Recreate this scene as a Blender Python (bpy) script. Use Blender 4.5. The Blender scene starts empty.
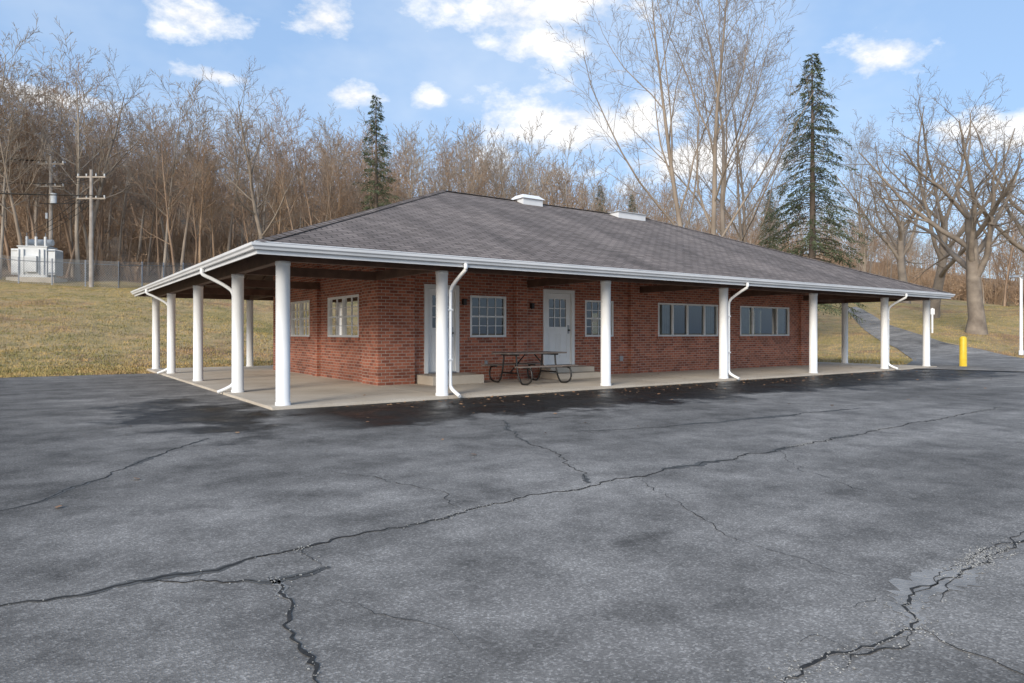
import bpy, math, random
import numpy as np
from mathutils import Vector, Matrix, noise
random.seed(7)
S = bpy.context.scene
COL = S.collection
# ------------------------------------------------------------------ frames
C0 = Vector((-3.975, 11.82, 0.0)); ANG = math.radians(35.27)
DU = Vector((math.cos(ANG), math.sin(ANG), 0)); DV = Vector((-math.sin(ANG), math.cos(ANG), 0))
def W(u, v, z=0.0): return C0 + DU*u + DV*v + Vector((0, 0, z))
def UV(x, y):
    p = Vector((x, y, 0)) - C0
    return p.dot(DU), p.dot(DV)
def ramp(a, k):
    if a <= 0: return 0.0
    if a < k: return a*a/(2*k)
    return a - k/2
def sstep(t):
    t = max(0.0, min(1.0, t)); return t*t*(3-2*t)
def T(x, y):
    u, v = UV(x, y)
    z = -0.06 + 0.137*ramp(v-15, 4) + 0.163*ramp(v-65, 10) - 0.3*ramp(v-140, 20)
    z += 0.10*(ramp(u-32, 6)-ramp(u-70, 10))*sstep(v/10)
    k = min(1.0, ramp(v-15, 4)/8)
    if k > 0:
        z += k*0.8*noise.noise(Vector((x*0.06, y*0.06, 0))) + k*0.2*noise.noise(Vector((x*0.35, y*0.35, 3)))
    if v > 100: z += min(1, (v-100)/30)*3.5*noise.noise(Vector((x*0.02, y*0.02, 7)))
    return z
CAMH = 1.25; F = 681.0
def survey(px, py, dz=0.0):
    """measured bearing -> real point on the terrain"""
    Y = 1.5
    while Y < 400:
        X = (px-512)/F*Y
        if CAMH+(333-py)/F*Y <= T(X, Y)+dz: break
        Y += 0.03 if Y < 60 else 0.3
    return Vector((X, Y, T(X, Y)))

# ------------------------------------------------------------------ material helpers
def newmat(name):
    m = bpy.data.materials.new(name); m.use_nodes = True
    nt = m.node_tree; b = nt.nodes['Principled BSDF']
    return m, nt, b
def N(nt, t, **kw):
    n = nt.nodes.new(t)
    for k, v in kw.items():
        setattr(n, k, v)
    return n
def noise_node(nt, vec, scale, detail=4, rough=0.55):
    n = N(nt, 'ShaderNodeTexNoise'); n.inputs['Scale'].default_value = scale
    n.inputs['Detail'].default_value = detail; n.inputs['Roughness'].default_value = rough
    if vec is not None: nt.links.new(vec, n.inputs['Vector'])
    return n.outputs['Fac']
def rampn(nt, fac, stops):
    r = N(nt, 'ShaderNodeValToRGB'); e = r.color_ramp.elements
    while len(e) < len(stops): e.new(0.5)
    for i, (p, c) in enumerate(stops):
        e[i].position = p
        e[i].color = (c, c, c, 1) if not isinstance(c, tuple) else (*c, 1)
    nt.links.new(fac, r.inputs['Fac']); return r.outputs['Color']
def mixc(nt, fac, a, b, mode='MIX'):
    n = N(nt, 'ShaderNodeMix', data_type='RGBA', blend_type=mode)
    for sock, val in ((n.inputs[0], fac), (n.inputs[6], a), (n.inputs[7], b)):
        if isinstance(val, (int, float)): sock.default_value = val
        elif isinstance(val, tuple): sock.default_value = (*val, 1)
        else: nt.links.new(val, sock)
    return n.outputs[2]
def math_n(nt, op, a, b=None, clamp=False):
    n = N(nt, 'ShaderNodeMath', operation=op); n.use_clamp = clamp
    for s, v in ((n.inputs[0], a), (n.inputs[1], b)):
        if v is None: continue
        if isinstance(v, (int, float)): s.default_value = v
        else: nt.links.new(v, s)
    return n.outputs[0]
def bump(nt, b, h, strength, dist=0.02):
    n = N(nt, 'ShaderNodeBump'); n.inputs['Strength'].default_value = strength
    n.inputs['Distance'].default_value = dist
    nt.links.new(h, n.inputs['Height']); nt.links.new(n.outputs[0], b.inputs['Normal'])
def simple(name, c1, c2, scale=3.0, rough=0.7, bmp=0.0, metal=0.0, bscale=None, det=3):
    m, nt, b = newmat(name)
    tc = N(nt, 'ShaderNodeTexCoord').outputs['Object']
    f = noise_node(nt, tc, scale, det)
    nt.links.new(rampn(nt, f, [(0.3, c1), (0.7, c2)]), b.inputs['Base Color'])
    b.inputs['Roughness'].default_value = rough; b.inputs['Metallic'].default_value = metal
    if bmp: bump(nt, b, noise_node(nt, tc, bscale or scale*6, 3), bmp)
    return m

M_white = simple('white_paint', (0.80, 0.80, 0.79), (0.86, 0.86, 0.85), 2.5, 0.45, 0.05)
M_gutter = simple('gutter_aluminium', (0.66, 0.67, 0.68), (0.78, 0.78, 0.78), 1.2, 0.4)
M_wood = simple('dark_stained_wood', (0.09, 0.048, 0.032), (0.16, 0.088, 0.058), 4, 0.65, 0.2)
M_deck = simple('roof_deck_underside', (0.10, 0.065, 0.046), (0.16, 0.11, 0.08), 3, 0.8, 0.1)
M_bollard = simple('yellow_paint', (0.66, 0.44, 0.02), (0.76, 0.53, 0.04), 5, 0.5)
M_metal = simple('dark_metal', (0.03, 0.03, 0.032), (0.06, 0.055, 0.05), 6, 0.45, 0.05, 0.6)
M_tabletop = simple('table_top_brown', (0.15, 0.12, 0.10), (0.26, 0.215, 0.185), 8, 0.6, 0.1)
M_grey = simple('light_grey_enamel', (0.5, 0.52, 0.53), (0.66, 0.67, 0.67), 1.5, 0.5)
M_galv = simple('galvanised_steel', (0.3, 0.31, 0.32), (0.42, 0.43, 0.44), 5, 0.5, 0, 0.5)
M_pole = simple('weathered_pole_wood', (0.24, 0.20, 0.16), (0.38, 0.33, 0.28), 2, 0.85, 0.2)
M_curtain = simple('curtain_fabric', (0.55, 0.53, 0.48), (0.7, 0.68, 0.63), 3, 0.9)
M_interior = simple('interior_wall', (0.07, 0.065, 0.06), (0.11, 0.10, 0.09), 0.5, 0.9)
M_leaf = simple('dead_leaves', (0.20, 0.09, 0.04), (0.42, 0.25, 0.13), 2.0, 0.8)
M_crack = simple('crack_dark', (0.012, 0.012, 0.012), (0.04, 0.037, 0.034), 20, 0.95)
M_seal = simple('crack_sealant', (0.05, 0.048, 0.045), (0.13, 0.125, 0.115), 5, 0.85, 0.3, 0, 50, 6)
M_worn = simple('worn_crack_edge', (0.19, 0.18, 0.168), (0.36, 0.34, 0.315), 7, 0.95, 0.5, 0, 60, 6)
M_stone = simple('loose_gravel', (0.16, 0.155, 0.145), (0.42, 0.41, 0.38), 9, 0.9)
M_joint = simple('joint_filler', (0.07, 0.065, 0.06), (0.12, 0.11, 0.10), 9, 0.9)

def glass_mat():
    m = bpy.data.materials.new('window_glass'); m.use_nodes = True
    nt = m.node_tree; nt.nodes.clear()
    o = N(nt, 'ShaderNodeOutputMaterial'); mx = N(nt, 'ShaderNodeMixShader')
    t = N(nt, 'ShaderNodeBsdfTransparent'); t.inputs[0].default_value = (0.5, 0.54, 0.52, 1)
    g = N(nt, 'ShaderNodeBsdfGlossy'); g.inputs['Roughness'].default_value = 0.02
    fr = N(nt, 'ShaderNodeFresnel'); fr.inputs[0].default_value = 1.5
    f = math_n(nt, 'MULTIPLY_ADD', fr.outputs[0], 1.5); nt.nodes[-1].inputs[2].default_value = 0.05
    nt.links.new(f, mx.inputs[0]); nt.links.new(t.outputs[0], mx.inputs[1]); nt.links.new(g.outputs[0], mx.inputs[2])
    nt.links.new(mx.outputs[0], o.inputs[0]); return m
M_glass = glass_mat()

def brick_mat():
    m, nt, b = newmat('red_brick')
    uv = N(nt, 'ShaderNodeUVMap').outputs[0]
    br = N(nt, 'ShaderNodeTexBrick'); nt.links.new(uv, br.inputs['Vector'])
    br.inputs['Scale'].default_value = 1; br.inputs['Brick Width'].default_value = 0.215
    br.inputs['Row Height'].default_value = 0.076; br.inputs['Mortar Size'].default_value = 0.0075
    br.inputs['Mortar Smooth'].default_value = 0.2; br.inputs['Bias'].default_value = -0.05
    br.inputs['Color1'].default_value = (0.52, 0.175, 0.10, 1); br.inputs['Color2'].default_value = (0.24, 0.070, 0.042, 1)
    br.inputs['Mortar'].default_value = (0.50, 0.41, 0.34, 1)
    tc = N(nt, 'ShaderNodeTexCoord').outputs['Object']
    f = noise_node(nt, tc, 1.3, 4)
    c = mixc(nt, 1.0, br.outputs['Color'], rampn(nt, f, [(0.3, 0.82), (0.7, 1.12)]), 'MULTIPLY')
    f2 = noise_node(nt, tc, 45, 1)
    c = mixc(nt, 1.0, c, rampn(nt, f2, [(0.3, 0.85), (0.7, 1.1)]), 'MULTIPLY')
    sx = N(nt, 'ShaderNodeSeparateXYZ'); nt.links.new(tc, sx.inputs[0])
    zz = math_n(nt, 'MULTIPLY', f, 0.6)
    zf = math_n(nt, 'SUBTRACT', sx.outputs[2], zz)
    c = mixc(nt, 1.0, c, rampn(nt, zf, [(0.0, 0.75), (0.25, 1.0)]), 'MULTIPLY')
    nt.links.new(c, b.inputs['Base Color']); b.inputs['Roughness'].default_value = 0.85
    h = math_n(nt, 'SUBTRACT', math_n(nt, 'MULTIPLY', f2, 0.3), br.outputs['Fac'])
    bump(nt, b, h, 0.5, 0.006); return m
M_brick = brick_mat()

def shingle_mat():
    m, nt, b = newmat('asphalt_shingles')
    uv = N(nt, 'ShaderNodeUVMap').outputs[0]
    br = N(nt, 'ShaderNodeTexBrick'); nt.links.new(uv, br.inputs['Vector'])
    br.inputs['Scale'].default_value = 1; br.inputs['Brick Width'].default_value = 0.31
    br.inputs['Row Height'].default_value = 0.145; br.inputs['Mortar Size'].default_value = 0.014
    br.inputs['Mortar Smooth'].default_value = 0.4
    br.inputs['Color1'].default_value = (0.165, 0.138, 0.122, 1); br.inputs['Color2'].default_value = (0.26, 0.22, 0.197, 1)
    br.inputs['Mortar'].default_value = (0.065, 0.055, 0.05, 1)
    mp = N(nt, 'ShaderNodeMapping'); mp.inputs['Scale'].default_value = (1.2, 0.12, 1); nt.links.new(uv, mp.inputs[0])
    st = noise_node(nt, mp.outputs[0], 1.0, 5, 0.6)
    c = mixc(nt, 1.0, br.outputs['Color'], rampn(nt, st, [(0.3, 0.64), (0.5, 1.0), (0.75, 1.22)]), 'MULTIPLY')
    f = noise_node(nt, uv, 0.35, 3)
    c = mixc(nt, 1.0, c, rampn(nt, f, [(0.3, (0.82, 0.80, 0.80)), (0.7, (1.15, 1.12, 1.1))]), 'MULTIPLY')
    g = noise_node(nt, uv, 90, 1)
    c = mixc(nt, 1.0, c, rampn(nt, g, [(0.3, 0.75), (0.7, 1.25)]), 'MULTIPLY')
    nt.links.new(c, b.inputs['Base Color']); b.inputs['Roughness'].default_value = 0.92
    b.inputs['Specular IOR Level'].default_value = 0.3
    h = math_n(nt, 'SUBTRACT', math_n(nt, 'MULTIPLY', g, 0.3), br.outputs['Fac'])
    bump(nt, b, h, 0.7, 0.01); return m
M_shingle = shingle_mat()

def concrete_mat():
    m, nt, b = newmat('concrete_slab')
    tc = N(nt, 'ShaderNodeTexCoord').outputs['Object']
    f = noise_node(nt, tc, 0.7, 5, 0.6)
    c = rampn(nt, f, [(0.25, (0.40, 0.335, 0.26)), (0.5, (0.54, 0.47, 0.38)), (0.75, (0.61, 0.545, 0.455))])
    g = noise_node(nt, tc, 60, 2)
    c = mixc(nt, 1.0, c, rampn(nt, g, [(0.3, 0.87), (0.7, 1.08)]), 'MULTIPLY')
    nt.links.new(c, b.inputs['Base Color']); b.inputs['Roughness'].default_value = 0.75
    bump(nt, b, g, 0.15, 0.004); return m
M_conc = concrete_mat()

def asphalt_mat(name='asphalt', wet=True):
    m, nt, b = newmat(name)
    tc = N(nt, 'ShaderNodeTexCoord').outputs['Object']
    mp = N(nt, 'ShaderNodeMapping'); mp.vector_type = 'TEXTURE'
    mp.inputs['Location'].default_value = C0; mp.inputs['Rotation'].default_value = (0, 0, ANG)
    nt.links.new(tc, mp.inputs[0]); luv = mp.outputs[0]
    big = noise_node(nt, tc, 0.25, 4, 0.62)
    c = rampn(nt, big, [(0.3, (0.155, 0.143, 0.130)), (0.46, (0.215, 0.199, 0.181)), (0.6, (0.275, 0.254, 0.231)), (0.75, (0.34, 0.313, 0.282))])
    ms = N(nt, 'ShaderNodeMapping'); ms.inputs['Scale'].default_value = (0.12, 1.3, 1); nt.links.new(luv, ms.inputs[0])
    st = noise_node(nt, ms.outputs[0], 1.0, 4, 0.6)
    c = mixc(nt, 1.0, c, rampn(nt, st, [(0.3, 0.76), (0.5, 1.0), (0.7, 1.2)]), 'MULTIPLY')
    med = noise_node(nt, tc, 1.5, 7, 0.75)
    c = mixc(nt, 1.0, c, rampn(nt, med, [(0.3, 0.5), (0.5, 1.0), (0.7, 1.45)]), 'MULTIPLY')
    vo = N(nt, 'ShaderNodeTexVoronoi'); vo.inputs['Scale'].default_value = 110; nt.links.new(tc, vo.inputs['Vector'])
    sp = N(nt, 'ShaderNodeSeparateColor'); nt.links.new(vo.outputs['Color'], sp.inputs[0])
    c = mixc(nt, 1.0, c, rampn(nt, sp.outputs[0], [(0.0, 0.68), (0.75, 1.0), (0.97, 1.5)]), 'MULTIPLY')
    vs = N(nt, 'ShaderNodeTexVoronoi'); vs.inputs['Scale'].default_value = 0.55; nt.links.new(tc, vs.inputs['Vector'])
    dsp = math_n(nt, 'ADD', vs.outputs['Distance'], math_n(nt, 'MULTIPLY', med, 0.7))
    c = mixc(nt, 1.0, c, rampn(nt, dsp, [(0.36, 0.66), (0.55, 1.0)]), 'MULTIPLY')
    rough = math_n(nt, 'MULTIPLY_ADD', med, 0.2); nt.nodes[-1].inputs[2].default_value = 0.8
    if wet:
        s = N(nt, 'ShaderNodeSeparateXYZ'); nt.links.new(luv, s.inputs[0])
        n2 = noise_node(nt, tc, 0.8, 5, 0.65)
        dv = math_n(nt, 'ABSOLUTE', math_n(nt, 'ADD', s.outputs[1], 1.4))
        a = math_n(nt, 'SUBTRACT', 2.15, dv)
        wv = math_n(nt, 'ADD', a, math_n(nt, 'MULTIPLY', math_n(nt, 'SUBTRACT', n2, 0.5), 4.5))
        du = math_n(nt, 'ABSOLUTE', math_n(nt, 'SUBTRACT', s.outputs[0], 12.0))
        wu = math_n(nt, 'MULTIPLY', math_n(nt, 'SUBTRACT', 12.6, du), 0.5)
        w1 = math_n(nt, 'MINIMUM', wv, wu)
        mp2 = N(nt, 'ShaderNodeVectorMath', operation='SUBTRACT'); nt.links.new(luv, mp2.inputs[0]); mp2.inputs[1].default_value = (-1.25, -0.1, 0)
        mp3 = N(nt, 'ShaderNodeVectorMath', operation='MULTIPLY'); nt.links.new(mp2.outputs[0], mp3.inputs[0]); mp3.inputs[1].default_value = (0.85, 0.42, 1)
        mp4 = N(nt, 'ShaderNodeVectorMath', operation='LENGTH'); nt.links.new(mp3.outputs[0], mp4.inputs[0])
        w2 = math_n(nt, 'ADD', math_n(nt, 'SUBTRACT', 1.25, mp4.outputs['Value']), math_n(nt, 'MULTIPLY', math_n(nt, 'SUBTRACT', n2, 0.5), 4))
        w = math_n(nt, 'MAXIMUM', w1, w2)
        wet_c = rampn(nt, w, [(0.0, 0.0), (0.55, 1.0)])
        c = mixc(nt, wet_c, c, mixc(nt, 1.0, c, (0.13, 0.13, 0.13), 'MULTIPLY'))
        rn = N(nt, 'ShaderNodeMix'); nt.links.new(wet_c, rn.inputs[0]); nt.links.new(rough, rn.inputs[2])
        nt.links.new(rampn(nt, med, [(0.4, 0.32), (0.6, 0.6)]), rn.inputs[3])
        rough = rn.outputs[0]
        band = math_n(nt, 'ADD', s.outputs[1], math_n(nt, 'MULTIPLY', st, 3.0))
        c = mixc(nt, 1.0, c, rampn(nt, math_n(nt, 'MULTIPLY', math_n(nt, 'ADD', band, 7.0), 0.2), [(0.3, 1.0), (0.75, 0.80)]), 'MULTIPLY')
        lf = math_n(nt, 'ADD', s.outputs[0], math_n(nt, 'MULTIPLY', n2, 6.0))
        c = mixc(nt, 1.0, c, rampn(nt, math_n(nt, 'MULTIPLY', math_n(nt, 'ADD', lf, 6.0), 0.1), [(0.3, 0.68), (0.62, 1.0)]), 'MULTIPLY')
    nt.links.new(c, b.inputs['Base Color']); nt.links.new(rough, b.inputs['Roughness'])
    b.inputs['Specular IOR Level'].default_value = 0.2
    bump(nt, b, vo.outputs['Distance'], 0.35, 0.006); return m
M_asph = asphalt_mat()
M_road = asphalt_mat('driveway_asphalt', False)

def ground_mat():
    m, nt, b = newmat('grass_ground')
    tc = N(nt, 'ShaderNodeTexCoord').outputs['Object']
    f = noise_node(nt, tc, 0.12, 6, 0.68)
    c = rampn(nt, f, [(0.3, (0.24, 0.20, 0.085)), (0.42, (0.36, 0.28, 0.13)), (0.53, (0.41, 0.305, 0.165)), (0.64, (0.31, 0.195, 0.115))])
    f2 = noise_node(nt, tc, 1.1, 6, 0.72)
    c = mixc(nt, 1.0, c, rampn(nt, f2, [(0.3, (0.58, 0.64, 0.58)), (0.5, (1, 1, 1)), (0.7, (1.26, 1.15, 1.08))]), 'MULTIPLY')
    f3 = noise_node(nt, tc, 14, 3, 0.7)
    c = mixc(nt, 1.0, c, rampn(nt, f3, [(0.3, 0.65), (0.7, 1.3)]), 'MULTIPLY')
    at = N(nt, 'ShaderNodeAttribute'); at.attribute_name = 'forest'
    lit = rampn(nt, f2, [(0.3, (0.17, 0.12, 0.08)), (0.7, (0.32, 0.24, 0.17))])
    fo = math_n(nt, 'ADD', at.outputs['Fac'], math_n(nt, 'MULTIPLY', math_n(nt, 'SUBTRACT', f, 0.5), 0.8))
    c = mixc(nt, rampn(nt, fo, [(0.35, 0.0), (0.65, 1.0)]), c, lit)
    nt.links.new(c, b.inputs['Base Color']); b.inputs['Roughness'].default_value = 0.95
    b.inputs['Specular IOR Level'].default_value = 0.1
    bump(nt, b, f3, 0.8, 0.05); return m
M_ground = ground_mat()
def blade_mat():
    m, nt, b = newmat('grass_blades')
    tc = N(nt, 'ShaderNodeTexCoord').outputs['Object']
    f = noise_node(nt, tc, 0.12, 6, 0.68)
    c = rampn(nt, f, [(0.3, (0.24, 0.20, 0.08)), (0.5, (0.41, 0.315, 0.15)), (0.68, (0.40, 0.28, 0.155))])
    f2 = noise_node(nt, tc, 1.1, 3)
    c = mixc(nt, 1.0, c, rampn(nt, f2, [(0.35, (0.6, 0.72, 0.58)), (0.65, (1.2, 1.1, 1.0))]), 'MULTIPLY')
    nt.links.new(c, b.inputs['Base Color']); b.inputs['Roughness'].default_value = 0.8
    b.inputs['Specular IOR Level'].default_value = 0.15
    return m
M_blade = blade_mat()
M_bark = simple('bark_grey_brown', (0.15, 0.12, 0.095), (0.29, 0.24, 0.19), 1.5, 0.9, 0.6, 0, 10)
def plainbark(n, a, c): return simple(n, a, c, 0.6, 0.9, 0, 0, None, 1)
M_bark2 = plainbark('bark_brown', (0.25, 0.165, 0.11), (0.39, 0.28, 0.195))
M_bark4 = plainbark('bark_grey', (0.22, 0.175, 0.135), (0.35, 0.285, 0.225))
M_bark3 = plainbark('bark_pale', (0.25, 0.21, 0.17), (0.42, 0.36, 0.295))
M_bark5 = plainbark('conifer_bark', (0.08, 0.06, 0.045), (0.14, 0.105, 0.08))
M_brush = plainbark('dry_brush', (0.27, 0.175, 0.108), (0.43, 0.30, 0.195))
M_needle = simple('conifer_needles', (0.04, 0.055, 0.025), (0.11, 0.13, 0.065), 0.8, 0.8, det=1)

# ------------------------------------------------------------------ mesh builder
class MB:
    def __init__(s): s.v = []; s.f = []; s.m = []; s.uv = []; s.mats = []; s.sm = []
    def mi(s, mat):
        if mat not in s.mats: s.mats.append(mat)
        return s.mats.index(mat)
    def face(s, pts, mat, uv=None, smooth=False):
        i = len(s.v); s.v += [tuple(p) for p in pts]; s.f.append(tuple(range(i, i+len(pts)))); s.m.append(s.mi(mat)); s.sm.append(smooth)
        if uv is None:
            a, b, c = Vector(pts[0]), Vector(pts[1]), Vector(pts[2]); n = (b-a).cross(c-a)
            ax, ay, az = abs(n.x), abs(n.y), abs(n.z)
            if az >= ax and az >= ay: uv = [(p[0], p[1]) for p in pts]
            elif ax > ay: uv = [(p[1], p[2]) for p in pts]
            else: uv = [(p[0], p[2]) for p in pts]
        s.uv += uv
    def hexa(s, p, mat):
        for q in ((0,3,2,1), (4,5,6,7), (0,1,5,4), (1,2,6,5), (2,3,7,6), (3,0,4,7)):
            s.face([p[k] for k in q], mat)
    def box(s, x0, x1, y0, y1, z0, z1, mat):
        s.hexa([(x0,y0,z0),(x1,y0,z0),(x1,y1,z0),(x0,y1,z0),(x0,y0,z1),(x1,y0,z1),(x1,y1,z1),(x0,y1,z1)], mat)
    def tube(s, pts, rad, n, mat, caps=True):
        pts = [Vector(p) for p in pts]
        if isinstance(rad, (int, float)): rad = [rad]*len(pts)
        base = len(s.v); mi = s.mi(mat)
        for i, p in enumerate(pts):
            d = (pts[min(i+1, len(pts)-1)]-pts[max(i-1, 0)]).normalized()
            a = Vector((0, 0, 1)) if abs(d.z) < 0.9 else Vector((1, 0, 0))
            x = d.cross(a).normalized(); y = d.cross(x)
            for k in range(n):
                t = 2*math.pi*k/n
                s.v.append(tuple(p + (x*math.cos(t)+y*math.sin(t))*rad[i]))
        for i in range(len(pts)-1):
            for k in range(n):
                a = base+i*n+k; b2 = base+i*n+(k+1) % n
                s.f.append((a, b2, b2+n, a+n)); s.m.append(mi); s.sm.append(True); s.uv += [(0, 0)]*4
        if caps and n > 3:
            for o in (base, base+(len(pts)-1)*n):
                s.f.append(tuple(o+k for k in range(n))); s.m.append(mi); s.sm.append(False); s.uv += [(0, 0)]*n
    def mesh(s, name):
        me = bpy.data.meshes.new(name); me.from_pydata(s.v, [], s.f)
        for mt in s.mats: me.materials.append(mt)
        me.polygons.foreach_set('material_index', s.m); me.polygons.foreach_set('use_smooth', s.sm)
        ul = me.uv_layers.new(name='UVMap'); flat = [c for p in s.uv for c in p]
        ul.data.foreach_set('uv', flat); me.update(); return me
    def obj(s, name, parent=None, loc=None, bevel=0):
        o = bpy.data.objects.new(name, s.mesh(name)); COL.objects.link(o)
        if parent: o.parent = parent
        if loc is not None: o.location = loc
        if bevel:
            w = o.modifiers.new('weld', 'WELD'); w.merge_threshold = 0.0005
            bv = o.modifiers.new('bevel', 'BEVEL'); bv.width = bevel; bv.segments = 2; bv.limit_method = 'ANGLE'
        return o
def empty(name, loc=(0, 0, 0), rz=0, parent=None):
    o = bpy.data.objects.new(name, None); o.location = loc; o.rotation_euler = (0, 0, rz); COL.objects.link(o)
    if parent: o.parent = parent
    o.empty_display_size = 0.2
    return o
def place(name, mesh, parent, loc, rz=0, sc=1.0):
    o = bpy.data.objects.new(name, mesh); COL.objects.link(o); o.location = loc
    o.rotation_euler = (0, 0, rz); o.scale = sc if isinstance(sc, tuple) else (sc,)*3
    if parent: o.parent = parent
    return o
def merge_plants(name, items, mats):
    src = {}
    for me, *_ in items:
        if me.name in src: continue
        nv, nf = len(me.vertices), len(me.polygons)
        co = np.empty(nv*3, np.float32); me.vertices.foreach_get('co', co)
        li = np.empty(nf*4, np.int32); me.loops.foreach_get('vertex_index', li)
        mi = mats.index(me.materials[0])
        src[me.name] = (co.reshape(-1, 3), li, mi)
    V = []; Lp_ = []; Mi = []; off = 0
    for me, loc, rz, sc in items:
        co, li, mi = src[me.name]; c, s = math.cos(rz), math.sin(rz); q = co*np.array(sc, np.float32)
        V.append(np.stack([q[:,0]*c-q[:,1]*s+loc[0], q[:,0]*s+q[:,1]*c+loc[1], q[:,2]+loc[2]], 1)); Lp_.append(li+off); Mi.append(np.full(len(li)//4, mi, np.int32)); off += len(co)
    V = np.concatenate(V); L = np.concatenate(Lp_); Mi = np.concatenate(Mi); nf = len(Mi)
    me = bpy.data.meshes.new(name); me.vertices.add(len(V)); me.vertices.foreach_set('co', V.astype(np.float32).ravel())
    me.loops.add(len(L)); me.loops.foreach_set('vertex_index', L.astype(np.int32)); me.polygons.add(nf)
    me.polygons.foreach_set('loop_start', np.arange(0, nf*4, 4, dtype=np.int32))
    for m in mats: me.materials.append(m)
    me.polygons.foreach_set('material_index', Mi); me.update(calc_edges=True)
    o = bpy.data.objects.new(name, me); COL.objects.link(o); return o

# ------------------------------------------------------------------ terrain
def axis(lo, flo, fhi, hi, step):
    a = []; x = flo
    while x <= fhi: a.append(x); x += step
    s = step; x = a[-1]
    while x < hi: s *= 1.25; x += s; a.append(x)
    s = step; x = flo; pre = []
    while x > lo: s *= 1.25; x -= s; pre.append(x)
    return pre[::-1]+a
xs = axis(-1200, -75, 85, 1200, 1.0); ys = axis(-300, -5, 120, 1600, 1.0)
vs = []; fo = []
for y in ys:
    for x in xs:
        vs.append((x, y, T(x, y))); u, v = UV(x, y); fo.append(sstep((v-56)/12))
nx = len(xs)
fs = [(j*nx+i, j*nx+i+1, (j+1)*nx+i+1, (j+1)*nx+i) for j in range(len(ys)-1) for i in range(nx-1)]
me = bpy.data.meshes.new('ground'); me.from_pydata(vs, [], fs); me.materials.append(M_ground)
at = me.attributes.new('forest', 'FLOAT', 'POINT'); at.data.foreach_set('value', fo)
me.polygons.foreach_set('use_smooth', [True]*len(fs))
g = bpy.data.objects.new('ground', me); COL.objects.link(g)

b = MB(); zL = -0.05
def LW(u, v, z=zL): return W(u, v, z)
edge = []
u = -120.0
while u < -0.6:
    edge.append((u, 12.8+0.25*noise.noise(Vector((u*0.9, 0, 0)))+0.14*noise.noise(Vector((u*4, 5, 0))))); u += 0.2 if u > -40 else 8
for (u0, v0), (u1, v1) in zip(edge[:-1], edge[1:]):
    b.face([LW(u0, -60), LW(u1, -60), LW(u1, v1), LW(u0, v0)], M_asph)
ue, ve = edge[-1]
b.face([LW(ue, -60), LW(1.0, -60), LW(1.0, 12.8), LW(ue, ve)], M_asph)
b.face([LW(1.0, -60), LW(24.0, -60), LW(24.0, 1.0), LW(1.0, 1.0)], M_asph)
def redge(u):
    base = 1.6 if u < 30 else 1.6-0.08*(u-30)
    return max(-1.0, base)+0.12*noise.noise(Vector((u*0.9, 9, 0)))
u = 24.0; prev = (24.0, redge(24.0))
while u < 110:
    u += 0.5 if u < 50 else 6
    q = (u, redge(u)); b.face([LW(prev[0], -60), LW(q[0], -60), LW(*q), LW(*prev)], M_asph); prev = q
b.obj('parking_lot')

# driveway curving up the hill on the right
Lp = [(900, 369), (912, 360), (900, 351), (880, 341), (863, 329), (852, 317), (842, 309)]
Rp = [(1075, 374), (1045, 362), (990, 352), (938, 341), (898, 328), (872, 315), (856, 307)]
Lw = [survey(*p) for p in Lp]; Rw = [survey(*p) for p in Rp]
def cr(P, t):
    n = len(P)-1; i = min(int(t), n-1); f = t-i
    p0, p1, p2, p3 = P[max(i-1, 0)], P[i], P[i+1], P[min(i+2, n)]
    return 0.5*((2*p1)+(p2-p0)*f+(2*p0-5*p1+4*p2-p3)*f*f+(3*p1-p0-3*p2+p3)*f**3)
b = MB(); rows = []
for k in range(0, 121):
    t = k/120*(len(Lw)-1); a, c = cr(Lw, t), cr(Rw, t); row = []
    for j in range(9):
        p = a.lerp(c, j/8); row.append((p.x, p.y, T(p.x, p.y)+0.03))
    rows.append(row)
for r0, r1 in zip(rows[:-1], rows[1:]):
    for j in range(8): b.face([r0[j], r0[j+1], r1[j+1], r1[j]], M_road)
b.obj('driveway')

# cracks
stones = []
def ribbon(b, pts, w, mat, z, jag=0.05, seed=0, gravel=0.0, vary=1.0):
    rnd = random.Random(seed); P = []
    for (a, c) in zip(pts[:-1], pts[1:]):
        n = max(2, int((c-a).length/0.035))
        for i in range(n):
            p = a.lerp(c, i/n); s = noise.noise(Vector((p.x*2.2, p.y*2.2, seed)))*jag*1.6+noise.noise(Vector((p.x*9, p.y*9, seed)))*jag*0.8+noise.noise(Vector((p.x*28, p.y*28, seed)))*jag*0.35
            d = (c-a).normalized(); P.append((p+Vector((-d.y, d.x, 0))*s, d))
    P.append((pts[-1], (pts[-1]-pts[-2]).normalized())); prev = None; n = len(P)
    for i, (p, d) in enumerate(P):
        e = min(1, i/8, (n-1-i)/8)
        big = max(0.1, (0.45+1.2*abs(noise.noise(Vector((p.x*3, p.y*3, seed+3))))) if vary == 1 else .3+2.6*noise.noise(Vector((p.x*.9, p.y*.9, seed+3))))
        nrm = Vector((-d.y, d.x, 0)); wa = w*(0.25+e*0.75)*big*rnd.uniform(.6, 1.2); wb = w*(0.25+e*0.75)*big*rnd.uniform(.6, 1.2)
        q = ((p.x+nrm.x*wa, p.y+nrm.y*wa, z), (p.x-nrm.x*wb, p.y-nrm.y*wb, z))
        if prev: b.face([prev[0], prev[1], q[1], q[0]], mat)
        prev = q
        if gravel:
            k_ = gravel*max(0, .3+2.2*noise.noise(Vector((p.x*1.3, p.y*1.3, 11))))
            for _ in range(int(k_*9+rnd.random())):
                o = rnd.gauss(0, .045*gravel); stones.append((p.x+nrm.x*o+rnd.gauss(0,.02), p.y+nrm.y*o+rnd.gauss(0,.02), rnd.uniform(.002,.006)))
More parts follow.
